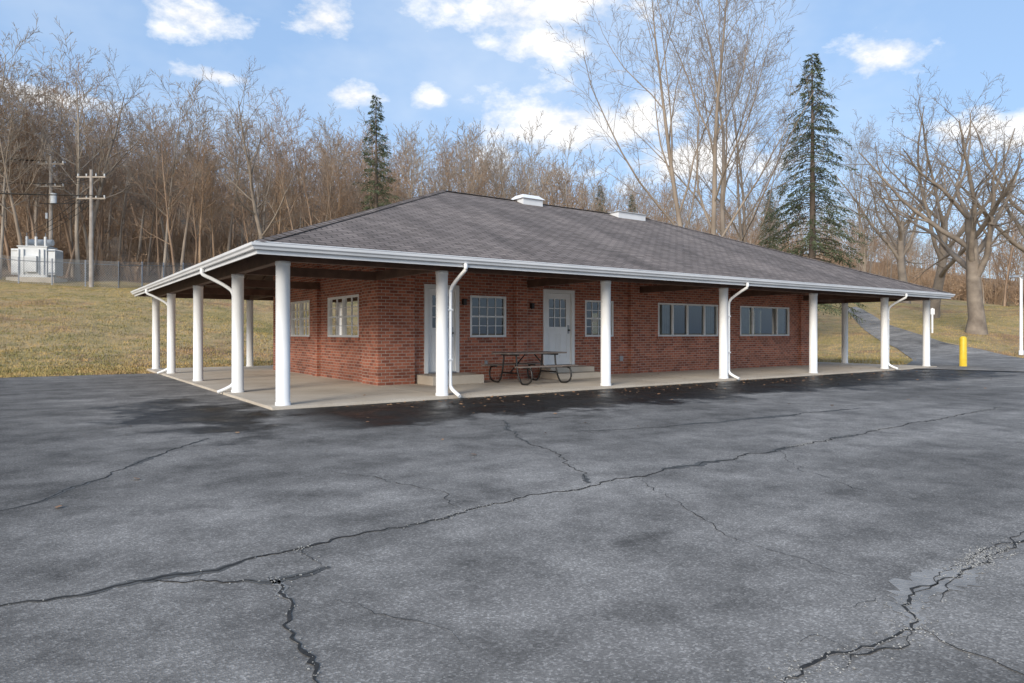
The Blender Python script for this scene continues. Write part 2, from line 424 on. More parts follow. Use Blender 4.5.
def gp(l): return [Vector(((x-512)/F*(885/(y-333)), 885/(y-333), 0)) for x, y in l]
b = MB()
cr_list = [
 ([(-40,616),(0,607),(130,583),(215,569),(300,548),(380,531),(470,510),(540,495),(600,483),(690,466),(780,449),(900,426),(1000,407)], 0.013, .3, -.06),
 ([(268,578),(285,606),(300,640),(312,662),(330,690)], 0.012, .4, .05),
 ([(120,584),(180,585),(222,583),(268,580),(330,567)], 0.008, .3, -.04),
 ([(190,583),(205,572),(225,566)], 0.006, 0, 0), ([(300,547),(310,556),(317,568)], 0.008, .4, 0),
 ([(1040,535),(1000,556),(960,576),(925,590),(905,606),(916,622),(918,632),(880,642),(840,650),(790,664),(750,685)], 0.011, 1.0, .12),
 ([(916,628),(950,644),(990,660),(1035,680)], 0.010, .8, .10),
 ([(1035,528),(995,545),(962,566),(930,580),(908,598)], 0.006, .6, 0),
 ([(905,607),(880,600),(850,608)], 0.005, .3, 0), ([(960,576),(950,590),(925,600)], 0.006, .4, 0),
 ([(918,632),(905,648),(870,655),(835,668)], 0.007, .8, 0),
 ([(840,650),(825,640),(800,642)], 0.005, .3, 0),
 ([(0,512),(60,494),(120,470),(160,455),(205,438)], 0.010, 0, -.06),
 ([(640,478),(680,505),(720,530),(800,560),(860,580)], 0.004, 0, 0),
 ([(590,483),(560,455),(520,440),(500,420)], 0.006, 0, -.06),
 ([(780,449),(800,470),(860,490),(940,505)], 0.004, 0, 0),
 ([(330,600),(420,620),(470,650)], 0.003, 0, 0),
 ([(470,510),(440,490),(380,480),(330,470)], 0.005, 0, 0),
 ([(560,432),(650,428),(760,418),(860,408)], 0.008, 0, -.07),
]
for i, (l, w, gv, ed) in enumerate(cr_list):
    if ed: ribbon(b, gp(l), abs(ed), M_worn if ed > 0 else M_seal, zL+0.002, 0.06, i, 0, 2)
    ribbon(b, gp(l), w, M_crack, zL+0.004, 0.06, i, gv)
b.obj('pavement_cracks')
b = MB(); rs_ = random.Random(8)
for (x, y, r) in stones:
    z = zL+.004; a = rs_.uniform(0, 6.28); P_ = [(x+math.cos(a+k*1.57)*r*rs_.uniform(.7,1.4), y+math.sin(a+k*1.57)*r*rs_.uniform(.7,1.4), z) for k in range(4)]
    t_ = (x+rs_.uniform(-.3,.3)*r, y+rs_.uniform(-.3,.3)*r, z+r*.9)
    for k in range(4): b.face([P_[k], P_[(k+1) % 4], t_], M_stone)
b.obj('loose_gravel')

# ------------------------------------------------------------------ building
B = empty('brick_building', C0, ANG)
UL, VL = 24.0, 14.6
U0, U1, V0, V1 = 3.25, 21.2, 3.15, 11.45
b = MB(); b.box(-0.24, UL+0.24, -0.24, VL+0.24, -0.2, -0.012, M_joint)
us = [-0.26, 3.15, 5.6, 7.6, 9.8, 12.0, 14.2, 16.4, 18.6, 20.85, UL+0.26]; vvs = [-0.26, 1.5, 3.15, 5.2, 7.3, 9.4, 11.45, VL+0.26]
for i in range(len(us)-1):
    for j in range(len(vvs)-1):
        b.box(us[i]+0.006, us[i+1]-0.006, vvs[j]+0.006, vvs[j+1]-0.006, -0.19, 0.0, M_conc)
slab = b.obj('concrete_porch_slab', loc=C0); slab.rotation_euler = (0, 0, ANG)

class Fr:
    def __init__(s, f): s.f = f
    def box(s, b, s0, s1, d0, d1, z0, z1, mat):
        b.hexa([s.f(s0,d0,z0), s.f(s1,d0,z0), s.f(s1,d1,z0), s.f(s0,d1,z0), s.f(s0,d0,z1), s.f(s1,d0,z1), s.f(s1,d1,z1), s.f(s0,d1,z1)], mat)
    def quad(s, b, s0, s1, d, z0, z1, mat): b.face([s.f(s0,d,z0), s.f(s1,d,z0), s.f(s1,d,z1), s.f(s0,d,z1)], mat)
FF = Fr(lambda s, d, z: (s, V0-d, z)); FL = Fr(lambda s, d, z: (U0-d, s, z))
FR = Fr(lambda s, d, z: (U1+d, s, z)); FB = Fr(lambda s, d, z: (s, V1+d, z))
ZT = 4.08
wallb = MB(); winb = MB(); doorb = MB()
def wall(fr, a, c, ops):
    ss = sorted({a, c, *[o[0] for o in ops], *[o[1] for o in ops]}); zs = sorted({-0.02, ZT, *[o[2] for o in ops], *[o[3] for o in ops]})
    for i in range(len(ss)-1):
        for j in range(len(zs)-1):
            cs, cz = (ss[i]+ss[i+1])/2, (zs[j]+zs[j+1])/2
            if any(o[0] < cs < o[1] and o[2] < cz < o[3] for o in ops): continue
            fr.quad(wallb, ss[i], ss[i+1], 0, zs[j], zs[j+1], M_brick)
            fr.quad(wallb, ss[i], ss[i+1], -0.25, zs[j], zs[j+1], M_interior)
    for s0, s1, z0, z1 in ops:
        f = fr.f
        for q in ([f(s0,0,z0), f(s1,0,z0), f(s1,-.25,z0), f(s0,-.25,z0)], [f(s0,0,z1), f(s1,0,z1), f(s1,-.25,z1), f(s0,-.25,z1)],
                  [f(s0,0,z0), f(s0,-.25,z0), f(s0,-.25,z1), f(s0,0,z1)], [f(s1,0,z0), f(s1,-.25,z0), f(s1,-.25,z1), f(s1,0,z1)]):
            wallb.face(q, M_brick)
def window(fr, s0, s1, z0, z1, panes, curtains=()):
    w = 0.055; b = winb
    fr.box(b, s0, s1, -.09, .012, z0, z0+w, M_white); fr.box(b, s0, s1, -.09, .012, z1-w, z1, M_white)
    fr.box(b, s0, s0+w, -.088, .010, z0+w, z1-w, M_white); fr.box(b, s1-w, s1, -.088, .010, z0+w, z1-w, M_white)
    fr.box(wallb, s0-.06, s1+.06, -.02, .05, z0-.075, z0-.004, M_brick)
    tot = sum(p[0] for p in panes); x = s0+w; L = s1-s0-2*w
    for k, (fw, cols, rows) in enumerate(panes):
        x2 = x+L*fw/tot
        if k < len(panes)-1: fr.box(b, x2-.03, x2+.03, -.085, .006, z0+w, z1-w, M_white)
        for i in range(1, cols):
            xx = x+(x2-x)*i/cols; fr.box(b, xx-.009, xx+.009, -.062, -.03, z0+w, z1-w, M_white)
        for i in range(1, rows):
            zz = z0+w+(z1-z0-2*w)*i/rows; hw = .009 if not (rows % 2 == 0 and i == rows//2) else .022
            fr.box(b, x+.002, x2-.002, -.064 if hw < .02 else -.07, -.028, zz-hw, zz+hw, M_white)
        if k in curtains:
            nseg = max(8, int((x2-x)/.03)); pv = None
            for i in range(nseg+1):
                sx = x+(x2-x)*i/nseg; dd = -.16+.02*math.sin(i*1.9)
                if pv: b.face([fr.f(pv[0],pv[1],z0), fr.f(sx,dd,z0), fr.f(sx,dd,z1), fr.f(pv[0],pv[1],z1)], M_curtain)
                pv = (sx, dd)
        x = x2
    fr.quad(b, s0+w, s1-w, -.05, z0+w, z1-w, M_glass)
def door(fr, s0, s1, z0, z1):
    b = doorb; w = .1
    fr.box(b, s0, s0+w, -.12, .03, z0, z1, M_white); fr.box(b, s1-w, s1, -.12, .03, z0, z1, M_white)
    fr.box(b, s0+w, s1-w, -.12, .028, z1-w, z1, M_white); fr.box(b, s0+w, s1-w, -.12, .04, z0, z0+.03, M_galv)
    a, c, e, t = s0+w+.006, s1-w-.006, z0+.034, z1-w-.006
    gx0, gx1, gz0, gz1 = a+.15, c-.15, e+(t-e)*.53, t-.16
    fr.box(b, a, c, -.1, -.05, e, gz0, M_white); fr.box(b, a, c, -.1, -.05, gz1, t, M_white)
    fr.box(b, a, gx0, -.1, -.05, gz0, gz1, M_white); fr.box(b, gx1, c, -.1, -.05, gz0, gz1, M_white)
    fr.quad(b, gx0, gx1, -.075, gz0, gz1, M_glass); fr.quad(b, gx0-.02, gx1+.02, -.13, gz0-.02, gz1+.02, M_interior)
    for i in (1, 2):
        xx = gx0+(gx1-gx0)*i/3; fr.box(b, xx-.012, xx+.012, -.085, -.055, gz0, gz1, M_white)
        zz = gz0+(gz1-gz0)*i/3; fr.box(b, gx0, gx1, -.083, -.057, zz-.012, zz+.012, M_white)
    m = (a+c)/2
    for (p0, p1) in ((a+.12, m-.05), (m+.05, c-.12)):
        for (q0, q1) in ((e+.18, e+.18+(gz0-e-.36)),):
            fr.box(b, p0, p1, -.05, -.036, q0, q0+.02, M_white); fr.box(b, p0, p1, -.05, -.036, q1-.02, q1, M_white)
            fr.box(b, p0, p0+.02, -.05, -.037, q0+.02, q1-.02, M_white); fr.box(b, p1-.02, p1, -.05, -.037, q0+.02, q1-.02, M_white)
            fr.box(b, p0+.05, p1-.05, -.05, -.04, q0+.05, q1-.05, M_white)
    fr.box(b, c-.09, c-.045, -.05, .0, e+.95, e+1.0, M_metal); fr.box(b, c-.1, c-.04, -.05, -.04, e+.88, e+1.12, M_galv)
ops_front = [(4.42, 5.42, .24, 2.47), (5.76, 6.9, 1.14, 2.23), (8.16, 9.3, .32, 2.48), (9.72, 10.86, 1.14, 2.22), (12.82, 15.81, 1.14, 2.22), (17.03, 20.03, 1.14, 2.22)]
ops_left = [(4.46, 6.67, 1.14, 2.24), (8.2, 10.0, 1.14, 2.24)]
ops_back = [(6, 8, 1.14, 2.24), (13, 16, 1.14, 2.22), (17.2, 20, 1.14, 2.22)]
ops_right = [(5, 7.2, 1.14, 2.24)]
wall(FF, U0, U1, ops_front); wall(FL, V0, V1, ops_left); wall(FB, U0, U1, ops_back); wall(FR, V0, V1, ops_right)
for i, o in enumerate(ops_front):
    if i in (0, 2): door(FF, *o)
    elif i in (1, 3): window(FF, *o, [(1, 4, 4)])
    else: window(FF, *o, [(0.9, 1, 1), (1.0, 1, 1), (1.2, 1, 1), (0.9, 1, 1)] if i == 4 else [(0.9, 1, 1), (1.9, 1, 1), (0.9, 1, 1)], (0, 3) if i == 4 else (0, 2))
window(FL, *ops_left[0], [(1, 2, 4), (1, 2, 4)], (1,)); window(FL, *ops_left[1], [(1, 2, 4), (1, 2, 4)], (0,))
for o in ops_back: window(FB, *o, [(1, 1, 1), (1, 1, 1)])
for o in ops_right: window(FR, *o, [(1, 1, 1), (1, 1, 1)])
P = 0.11
wallb.box(U0-P, U0+.85, V0-P, V0+.85, -.02, ZT-.05, M_brick)
wallb.box(U1-.55, U1+P, V0-P, V0+.6, -.02, ZT-.05, M_brick)
wallb.box(U0-P, U0+.6, V1-.6, V1+P, -.02, ZT-.05, M_brick)
for s in (7.15, 11.5, 16.25): FF.box(wallb, s, s+.38, -.02, P, -.02, ZT, M_brick)
for s in (7.25,): FL.box(wallb, s, s+.38, -.02, P, -.02, ZT, M_brick)
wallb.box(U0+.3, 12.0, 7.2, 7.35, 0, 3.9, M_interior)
wallb.obj('brick_walls', B); winb.obj('windows', B); doorb.obj('doors', B)
b = MB(); b.box(4.2, 5.65, V0-.85, V0-.004, 0.0, .22, M_conc); b.box(7.95, 9.55, V0-.95, V0-.12, 0.0, .16, M_conc)
b.box(7.95, 9.55, V0-.6, V0-.115, .16, .30, M_conc); b.obj('door_steps', B, bevel=.01)
b = MB()
for u_, z_ in ((7.75, 2.0), (5.56, 2.05)):
    FF.box(b, u_-.05, u_+.05, .0, .03, z_-.06, z_+.06, M_metal); FF.box(b, u_-.04, u_+.04, .03, .1, z_-.08, z_+.06, M_metal); FF.box(b, u_-.055, u_+.055, .02, .12, z_+.06, z_+.08, M_metal)
FF.box(b, 11.1, 11.22, 0, .05, .4, .55, M_galv); FF.box(b, 6.2, 6.28, 0, .04, .4, .52, M_galv)
b.obj('wall_fittings', B)

# roof
EZ, RZ, EO = 2.72, 5.84, 0.60; k = (RZ-EZ)/7.9
def plane(pts, along, dist):
    return [(p[along], dist(p)*math.sqrt(1+k*k)) for p in pts]
rb = MB(); e = EO
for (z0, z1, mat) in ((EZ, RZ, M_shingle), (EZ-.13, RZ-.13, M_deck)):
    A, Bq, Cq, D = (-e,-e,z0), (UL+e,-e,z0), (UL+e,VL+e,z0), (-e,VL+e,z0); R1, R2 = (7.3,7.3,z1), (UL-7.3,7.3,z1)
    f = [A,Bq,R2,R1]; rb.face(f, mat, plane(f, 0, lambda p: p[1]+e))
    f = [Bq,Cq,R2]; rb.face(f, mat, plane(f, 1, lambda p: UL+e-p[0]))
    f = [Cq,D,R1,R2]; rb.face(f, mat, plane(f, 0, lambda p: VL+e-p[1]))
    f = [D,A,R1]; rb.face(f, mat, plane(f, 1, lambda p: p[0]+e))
def cap(p, q):
    p, q = Vector(p), Vector(q); d = (q-p); L = d.length; d.normalize(); side = d.cross(Vector((0,0,1))).normalized(); n = int(L/.2)
    for i in range(n):
        a = p+d*(L*i/n); c = p+d*(L*(i+1)/n+.03); h = .035; lo = -.005-.13*k*.75
        for sgn in (-1, 1):
            rb.face([a+Vector((0,0,h)), c+Vector((0,0,h-.012)), c+side*.13*sgn+Vector((0,0,h-.012+lo)), a+side*.13*sgn+Vector((0,0,h+lo))], M_shingle,
                    [(i*.2,0.02),(i*.2+.2,0.02),(i*.2+.2,.13),(i*.2,.13)])
cap(A[:2]+(EZ,), R1[:2]+(RZ,)); cap(Bq[:2]+(EZ,), R2[:2]+(RZ,)); cap(D[:2]+(EZ,), R1[:2]+(RZ,)); cap(Cq[:2]+(EZ,), R2[:2]+(RZ,)); cap((7.3,7.3,RZ), (UL-7.3,7.3,RZ))
rb.obj('roof', B)
def ring(b, prof, mat):
    n = len(prof); cs = []
    for (o, z) in prof: cs.append([(-o,-o,z), (UL+o,-o,z), (UL+o,VL+o,z), (-o,VL+o,z)])
    for i in range(n):
        j = (i+1) % n
        for q in range(4):
            r = (q+1) % 4; b.face([cs[i][q], cs[i][r], cs[j][r], cs[j][q]], mat)
b = MB()
ring(b, [(.575,2.53),(.598,2.53),(.598,2.712),(.575,2.712)], M_gutter)
ring(b, [(.600,2.60),(.66,2.60),(.672,2.635),(.70,2.66),(.705,2.705),(.693,2.705),(.688,2.668),(.66,2.645),(.65,2.612),(.600,2.612)], M_gutter)
ring(b, [(.57,2.722),(.63,2.722),(.63,2.735),(.57,2.735)], M_gutter)
b.obj('gutters_and_fascia', B)
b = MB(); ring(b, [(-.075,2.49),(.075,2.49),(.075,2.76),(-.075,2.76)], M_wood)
def rafter(fr_, L, w=.022):
    d0, d1 = .03, L; zt = lambda d: EZ-.135+k*d
    ps = []
    for (ss, ) in ((-w,), (w,)):
        ps.append([fr_(ss, d0, zt(d0)-.05), fr_(ss, d1, zt(d1)-.15), fr_(ss, d1, zt(d1)), fr_(ss, d0, zt(d0))])
    a, c = ps; b.hexa([a[0], c[0], c[1], a[1], a[3], c[3], c[2], a[2]], M_wood)
x = -.3
while x < UL+.4:
    L = min(3.85, x+e+.02, UL+e-x+.02)
    rafter(lambda s, d, z, x=x: (x+s, -e+d, z), L); rafter(lambda s, d, z, x=x: (x+s, VL+e-d, z), L); x += .61
y = -.3
while y < VL+.4:
    L = min(3.85, y+e+.02, VL+e-y+.02)
    rafter(lambda s, d, z, y=y: (-e+d, y+s, z), L); rafter(lambda s, d, z, y=y: (UL+e-d, y+s, z), L); y += .61
colu = [0, 3.15, 7.6, 12.0, 16.4, 20.85, 24.0]; colv = [0, 3.15, 7.3, 11.45, 14.6]
for u in colu[1:-1]:
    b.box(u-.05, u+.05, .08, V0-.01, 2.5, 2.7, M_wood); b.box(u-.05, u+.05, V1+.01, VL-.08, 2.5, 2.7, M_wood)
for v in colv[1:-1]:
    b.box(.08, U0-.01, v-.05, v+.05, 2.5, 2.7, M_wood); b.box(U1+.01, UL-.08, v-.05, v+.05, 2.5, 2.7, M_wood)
b.obj('porch_beams_and_rafters', B)
b = MB()
cols = [(u, 0) for u in colu]+[(u, VL) for u in colu]+[(0, v) for v in colv[1:-1]]+[(UL, v) for v in colv[1:-1]]
for (u, v) in cols:
    b.tube([(u,v,0.0),(u,v,.05),(u,v,.052),(u,v,2.42),(u,v,2.422),(u,v,2.49)], [.13,.13,.12,.12,.128,.128], 28, M_white)
b.obj('columns', B)
b = MB()
def spout(path): b.tube(path, .038, 10, M_white)
def smooth(pts, n=6):
    pts = [Vector(p) for p in pts]; return [cr(pts, i/n) for i in range((len(pts)-1)*n+1)]
for u in (3.15, 12.0, 20.85):
    spout(smooth([(u+.16,-.65,2.6),(u+.16,-.64,2.48),(u+.165,-.45,2.38),(u+.17,-.2,2.24),(u+.17,-.06,2.1),(u+.17,-.04,1.8),(u+.17,-.04,.9),(u+.17,-.04,.3),(u+.175,-.06,.16),(u+.19,-.17,.08),(u+.2,-.36,.0)]))
    for z in (.7, 1.7): b.box(u+.10, u+.215, -.085, .005, z, z+.03, M_gutter)
for v in (3.15, 11.45):
    spout(smooth([(-.65,v+.25,2.6),(-.64,v+.25,2.48),(-.45,v+.22,2.38),(-.2,v+.18,2.24),(-.06,v+.17,2.1),(-.04,v+.17,1.8),(-.04,v+.17,.9),(-.04,v+.17,.3),(-.06,v+.17,.16),(-.17,v+.18,.08),(-.36,v+.2,.0)]))
b.obj('downspouts', B)
b = MB()
for (u, hw, w, v_, top) in ((10.6, .42, .36, 7.2, .12), (15.25, .72, .5, 7.2, .0)):
    z0 = RZ-k*w-.1; zz = RZ+top*.3+.03
    b.hexa([(u-hw,v_-w,z0),(u+hw,v_-w,z0),(u+hw,v_+w,z0),(u-hw,v_+w,z0),(u-hw,v_-w,zz-.003),(u+hw,v_-w,zz-.003),(u+hw,v_+w,zz-.003),(u-hw,v_+w,zz-.003)], M_gutter)
    a = hw+.07; c = w+.07
    b.hexa([(u-a,v_-c,zz-.03),(u+a,v_-c,zz-.03),(u+a,v_+c,zz-.03),(u-a,v_+c,zz-.03),(u-a*.7,v_-c*.55,RZ+top+.07),(u+a*.7,v_-c*.55,RZ+top+.07),(u+a*.7,v_+c*.55,RZ+top+.07),(u-a*.7,v_+c*.55,RZ+top+.07)], M_white)
b.obj('roof_vents', B)

# ------------------------------------------------------------------ picnic table
PT = empty('picnic_table', W(6.65, 1.75, 0), ANG+math.radians(2))
b = MB()
for i in range(5): b.box(-.92, .92, -.37+i*.15, -.37+i*.15+.14, .735, .77, M_tabletop)
b.obj('table_top', PT, bevel=.008)
b = MB()
for s in (-1, 1):
    for i in range(2): b.box(-.92, .92, s*.7-.13+i*.135, s*.7-.13+i*.135+.125, .43, .46, M_tabletop)
b.obj('bench_seats', PT, bevel=.008)
b = MB()
for x in (-.62, .62):
    for s in (-1, 1):
        b.tube(smooth([(x, s*.25, .715), (x, s*.27, .5), (x, s*.34, .22), (x, s*.46, .04), (x, s*.62, .025), (x, s*.78, .07), (x, s*.86, .2), (x, s*.82, .36), (x, s*.7, .415), (x, s*.55, .41)], 5), .022, 8, M_metal)
        b.tube([(x, s*.57, .415), (x, s*.83, .415)], .02, 8, M_metal); b.tube([(x, 0, .715), (x, s*.36, .715)], .02, 8, M_metal)
    b.tube([(x, -.33, .27), (x, .33, .27)], .02, 8, M_metal); b.tube([(x, 0, .27), (x*.25, 0, .715)], .016, 8, M_metal)
b.obj('tubular_frame', PT)

# ------------------------------------------------------------------ bollard, lamp post, sign post
p = survey(963, 367); b = MB()
b.tube([(0,0,-.05),(0,0,1.08),(0,0,1.13),(0,0,1.17),(0,0,1.19)], [.125,.125,.115,.08,.02], 24, M_bollard); b.obj('yellow_bollard', loc=p)
p = survey(1021, 355); b = MB()
b.tube([(0,0,-.1),(0,0,.25),(0,0,.26),(0,0,4.2)], [.11,.11,.08,.065], 16, M_white); b.tube([(0,0,4.15),(-.1,0,4.3),(-.2,0,4.33)], .03, 8, M_white)
b.hexa([(-.55,-.14,4.28),(-.15,-.14,4.28),(-.15,.14,4.28),(-.55,.14,4.28),(-.5,-.09,4.4),(-.2,-.09,4.4),(-.2,.09,4.4),(-.5,.09,4.4)], M_galv); b.obj('lamp_post', loc=p)
p = survey(932, 333); b = MB()
b.box(-.05,.05,-.05,.05,-.1,1.75,M_white); b.box(-.14,.14,-.065,-.052,1.3,1.7,M_white); b.obj('sign_post', loc=p, bevel=.005)

# ------------------------------------------------------------------ electrical yard at left
def gz(x, y): return Vector((x, y, T(x, y)))
p = gz(-41.8, 60); TR = empty('electrical_transformer', p, .15)
b = MB(); b.box(-1.9,1.9,-1.2,1.2,-.3,.25,M_conc); b.box(-1.15,1.15,-.8,.8,.25,2.9,M_grey); b.box(-1.22,1.22,-.87,.87,2.9,3.0,M_grey)
b.box(-.5,.45,-1.1,-.802,.7,2.1,M_grey); b.obj('tank', TR, bevel=.02)
b = MB()
for i in range(9):
    for s in (-1, 1): b.box(min(s*1.2,s*1.75), max(s*1.2,s*1.75), -.7+i*.17, -.64+i*.17, .5, 2.75, M_grey)
for s in (-1, 1):
    b.tube([(s*1.15,-.72,2.6),(s*1.7,-.72,2.6)], .06, 8, M_grey); b.tube([(s*1.15,-.72,.65),(s*1.7,-.72,.65)], .06, 8, M_grey)
for i in range(6): b.box(-1.1+i*.4, -1.04+i*.4, -.93, -.802, .5, 2.7, M_grey) if not (-.6 < -1.1+i*.4 < .5) else None
b.obj('radiators', TR)
b = MB()
for x in (-.75, 0, .75):
    pts = [(x,-.2,3.0)]; r = [.1]
    for i in range(7): pts += [(x,-.2,3.05+i*.13),(x,-.2,3.1+i*.13)]; r += [.14,.07]
    b.tube(pts, r, 12, M_grey); b.tube([(x,-.2,3.9),(x,-.2,4.2)], .025, 6, M_galv)
b.tube([(-1,.55,3.45),(1,.55,3.45)], .28, 16, M_grey); b.tube([(-.6,.55,3.0),(-.6,.55,3.3)], .06, 8, M_grey); b.tube([(.6,.55,3.0),(.6,.55,3.3)], .06, 8, M_grey)
b.obj('bushings', TR)
b = MB(); A0 = Vector((-55, 56.5, 0)); A1 = Vector((-33.2, 57.5, 0)); A2 = Vector((-31, 68, 0))
def fence(a, c):
    n = max(1, int((c-a).length/2.6))
    for i in range(n):
        p, q = a.lerp(c, i/n), a.lerp(c, (i+1)/n); zp, zq = T(p.x,p.y), T(q.x,q.y)
        P0, Q0 = Vector((p.x,p.y,zp)), Vector((q.x,q.y,zq)); H = Vector((0,0,1.95))
        b.tube([P0-Vector((0,0,.3)), P0+H+Vector((0,0,.3))], .055, 6, M_galv); b.tube([P0+H, Q0+H], .035, 5, M_galv)
        for h in (2.05, 2.13, 2.21): b.tube([P0+Vector((0,0,h)), Q0+Vector((0,0,h))], .012, 3, M_galv, False)
        m = 13
        for j in range(-8, m):
            for s in (0, 1):
                t0, t1 = j/m, (j+9)/m; c0, c1 = max(0,t0), min(1,t1)
                h0, h1 = (c0-t0)/(t1-t0), (c1-t0)/(t1-t0)
                if c1 <= c0: continue
                if s: h0, h1 = 1-h0, 1-h1
                b.tube([P0.lerp(Q0,c0)+H*h0, P0.lerp(Q0,c1)+H*h1], .012, 3, M_galv, False)
    b.tube([Vector((c.x,c.y,T(c.x,c.y)-.3)), Vector((c.x,c.y,T(c.x,c.y)+2.2))], .055, 6, M_galv)
fence(A0, A1); fence(A1, A2); b.obj('chain_link_fence')
def upole(x, y, h, arms, tr=False):
    p = gz(x, y); b = MB(); b.tube([(0,0,-.5),(0,0,h)], [.18,.12], 12, M_pole)
    for z in arms:
        b.box(-1.2,1.2,-.06,.06,z-.06,z+.06,M_pole)
        for q in (-1.1,-.4,.4,1.1): b.tube([(q,0,z+.06),(q,0,z+.12),(q,0,z+.2),(q,0,z+.26)], [.03,.07,.05,.07], 8, M_grey)
    if tr:
        b.tube([(.35,-.15,h*.62),(.35,-.15,h*.62+.9)], .24, 12, M_grey)
        b.tube([(-.3,-.1,h*.5),(-.3,-.1,h*.5+.5)], .1, 8, M_grey)
    return b.obj('utility_pole', loc=p), p
_, pa = upole(-35.2, 57, 9.8, (9.2, 7.4)); _, pb = upole(-41.3, 61, 11.2, (10.5, 8.5), True)
b = MB()
def wire(a, c, sag):
    b.tube([a.lerp(c, i/12)-Vector((0,0,sag*4*(i/12)*(1-i/12))) for i in range(13)], .026, 3, M_metal, False)
for q in (-1.1,-.4,.4,1.1):
    wire(pa+Vector((q,0,9.45)), pb+Vector((q,0,8.75)), .3); wire(pb+Vector((q,0,8.75)), Vector((-75+q, 58+q, 17.5)), .8)
    wire(pa+Vector((q,0,7.65)), pb+Vector((q,0,7.0)), .3); wire(pb+Vector((q,0,10.75)), Vector((-75+q, 58+q, 20.5)), .8)
    wire(pa+Vector((q,0,7.65)), Vector((-75+q, 52, 15.0)), .7)
for q in (-.75,0,.75): wire(Vector((-41.8+q, 59.8, T(-41.8,60)+4.2)), pa+Vector((q,0,7.6)), .25)
b.obj('power_lines')

# ------------------------------------------------------------------ trees
def rand_perp(d, rnd):
    while True:
        a = Vector((rnd.uniform(-1,1), rnd.uniform(-1,1), rnd.uniform(-1,1)))
        c = a-d*a.dot(d)
        if c.length > .2: return c.normalized()
def bare_tree(name, seed, L0, r0, lv, mat, rmin=.012, lean=.03, stems=1, stem_ang=0.2):
    rnd = random.Random(seed); b = MB()
    def grow(p, d, L, r, l, end):
        q = lv[l]; n = q['seg']; pts = [p.copy()]; rs = [r]; dirs = [d.copy()]
        for i in range(n):
            d = (d+Vector((rnd.gauss(0,1),rnd.gauss(0,1),rnd.gauss(0,1)))*q['wob']+Vector((0,0,1))*q['trop']).normalized()
            p = p+d*(L/n); t = (i+1)/n
            pts.append(p.copy()); rs.append(max(rmin*.6, r*(1-t*(1-q.get('tip', .2))))); dirs.append(d.copy())
        if l == 0: rs[0] *= 1.35
        b.tube(pts, rs, q['sides'], mat, False)
        if l+1 < len(lv):
            c = lv[l+1]; az = rnd.uniform(0, 6.28)
            for j in range(c['n']):
                t = c['start']+(1-c['start'])*(j+rnd.random())/c['n']; i = min(int(t*n), n-1); f = t*n-i
                pp = pts[i].lerp(pts[i+1], f); rr = rs[i]*(1-f)+rs[i+1]*f; dd = dirs[i+1]
                az += 2.4; x = dd.cross(Vector((0,0,1)) if abs(dd.z) < .95 else Vector((1,0,0))).normalized(); y = dd.cross(x)
                side = x*math.cos(az)+y*math.sin(az)
                a = math.radians(c['ang']*rnd.uniform(.7,1.25))
                nd = (dd*math.cos(a)+side*math.sin(a)).normalized()
                grow(pp, nd, L*c['ratio']*(1-c.get('fall', .5)*t)*rnd.uniform(.7,1.2), max(rmin, rr*c.get('rr', .6)), l+1, False)
    for k_ in range(stems):
        az = rnd.uniform(0, 6.28)+k_*6.28/stems; a = stem_ang if stems > 1 else lean
        grow(Vector((math.cos(az)*r0*.7*(stems > 1), math.sin(az)*r0*.7*(stems > 1), -.3)), Vector((math.cos(az)*a, math.sin(az)*a, 1)).normalized(), L0*rnd.uniform(.9, 1.05), r0, 0, True)
    return b.mesh(name)
FV = []; FVL = []
for i in range(7):
    for far in (False, True):
        rn = random.Random(100+i)
        lv = [dict(seg=8 if not far else 5, wob=.045, trop=.03, sides=5 if not far else 3, tip=.12),
              dict(n=rn.randint(14, 19) if not far else 12, start=rn.choice([.25,.35,.45]), ang=rn.choice([32,40,48]), ratio=.42, fall=.55, seg=4 if not far else 3, wob=.12, trop=.10, sides=3, rr=.5),
              dict(n=7 if not far else 6, start=.2, ang=38, ratio=.5, seg=2, wob=.14, trop=.06, sides=3, rr=.6),
              dict(n=5 if not far else 3, start=.2, ang=35, ratio=.55, seg=1, wob=.15, trop=.04, sides=3, rr=.7)]
        mt = [M_bark2, M_bark4, M_bark2, M_bark3, M_bark2, M_bark4, M_brush][i]
        (FVL if far else FV).append(bare_tree('forest_tree', 20+i, rn.uniform(14, 18), rn.uniform(.14, .22), lv, mt, rmin=.019 if not far else .034, lean=.08))
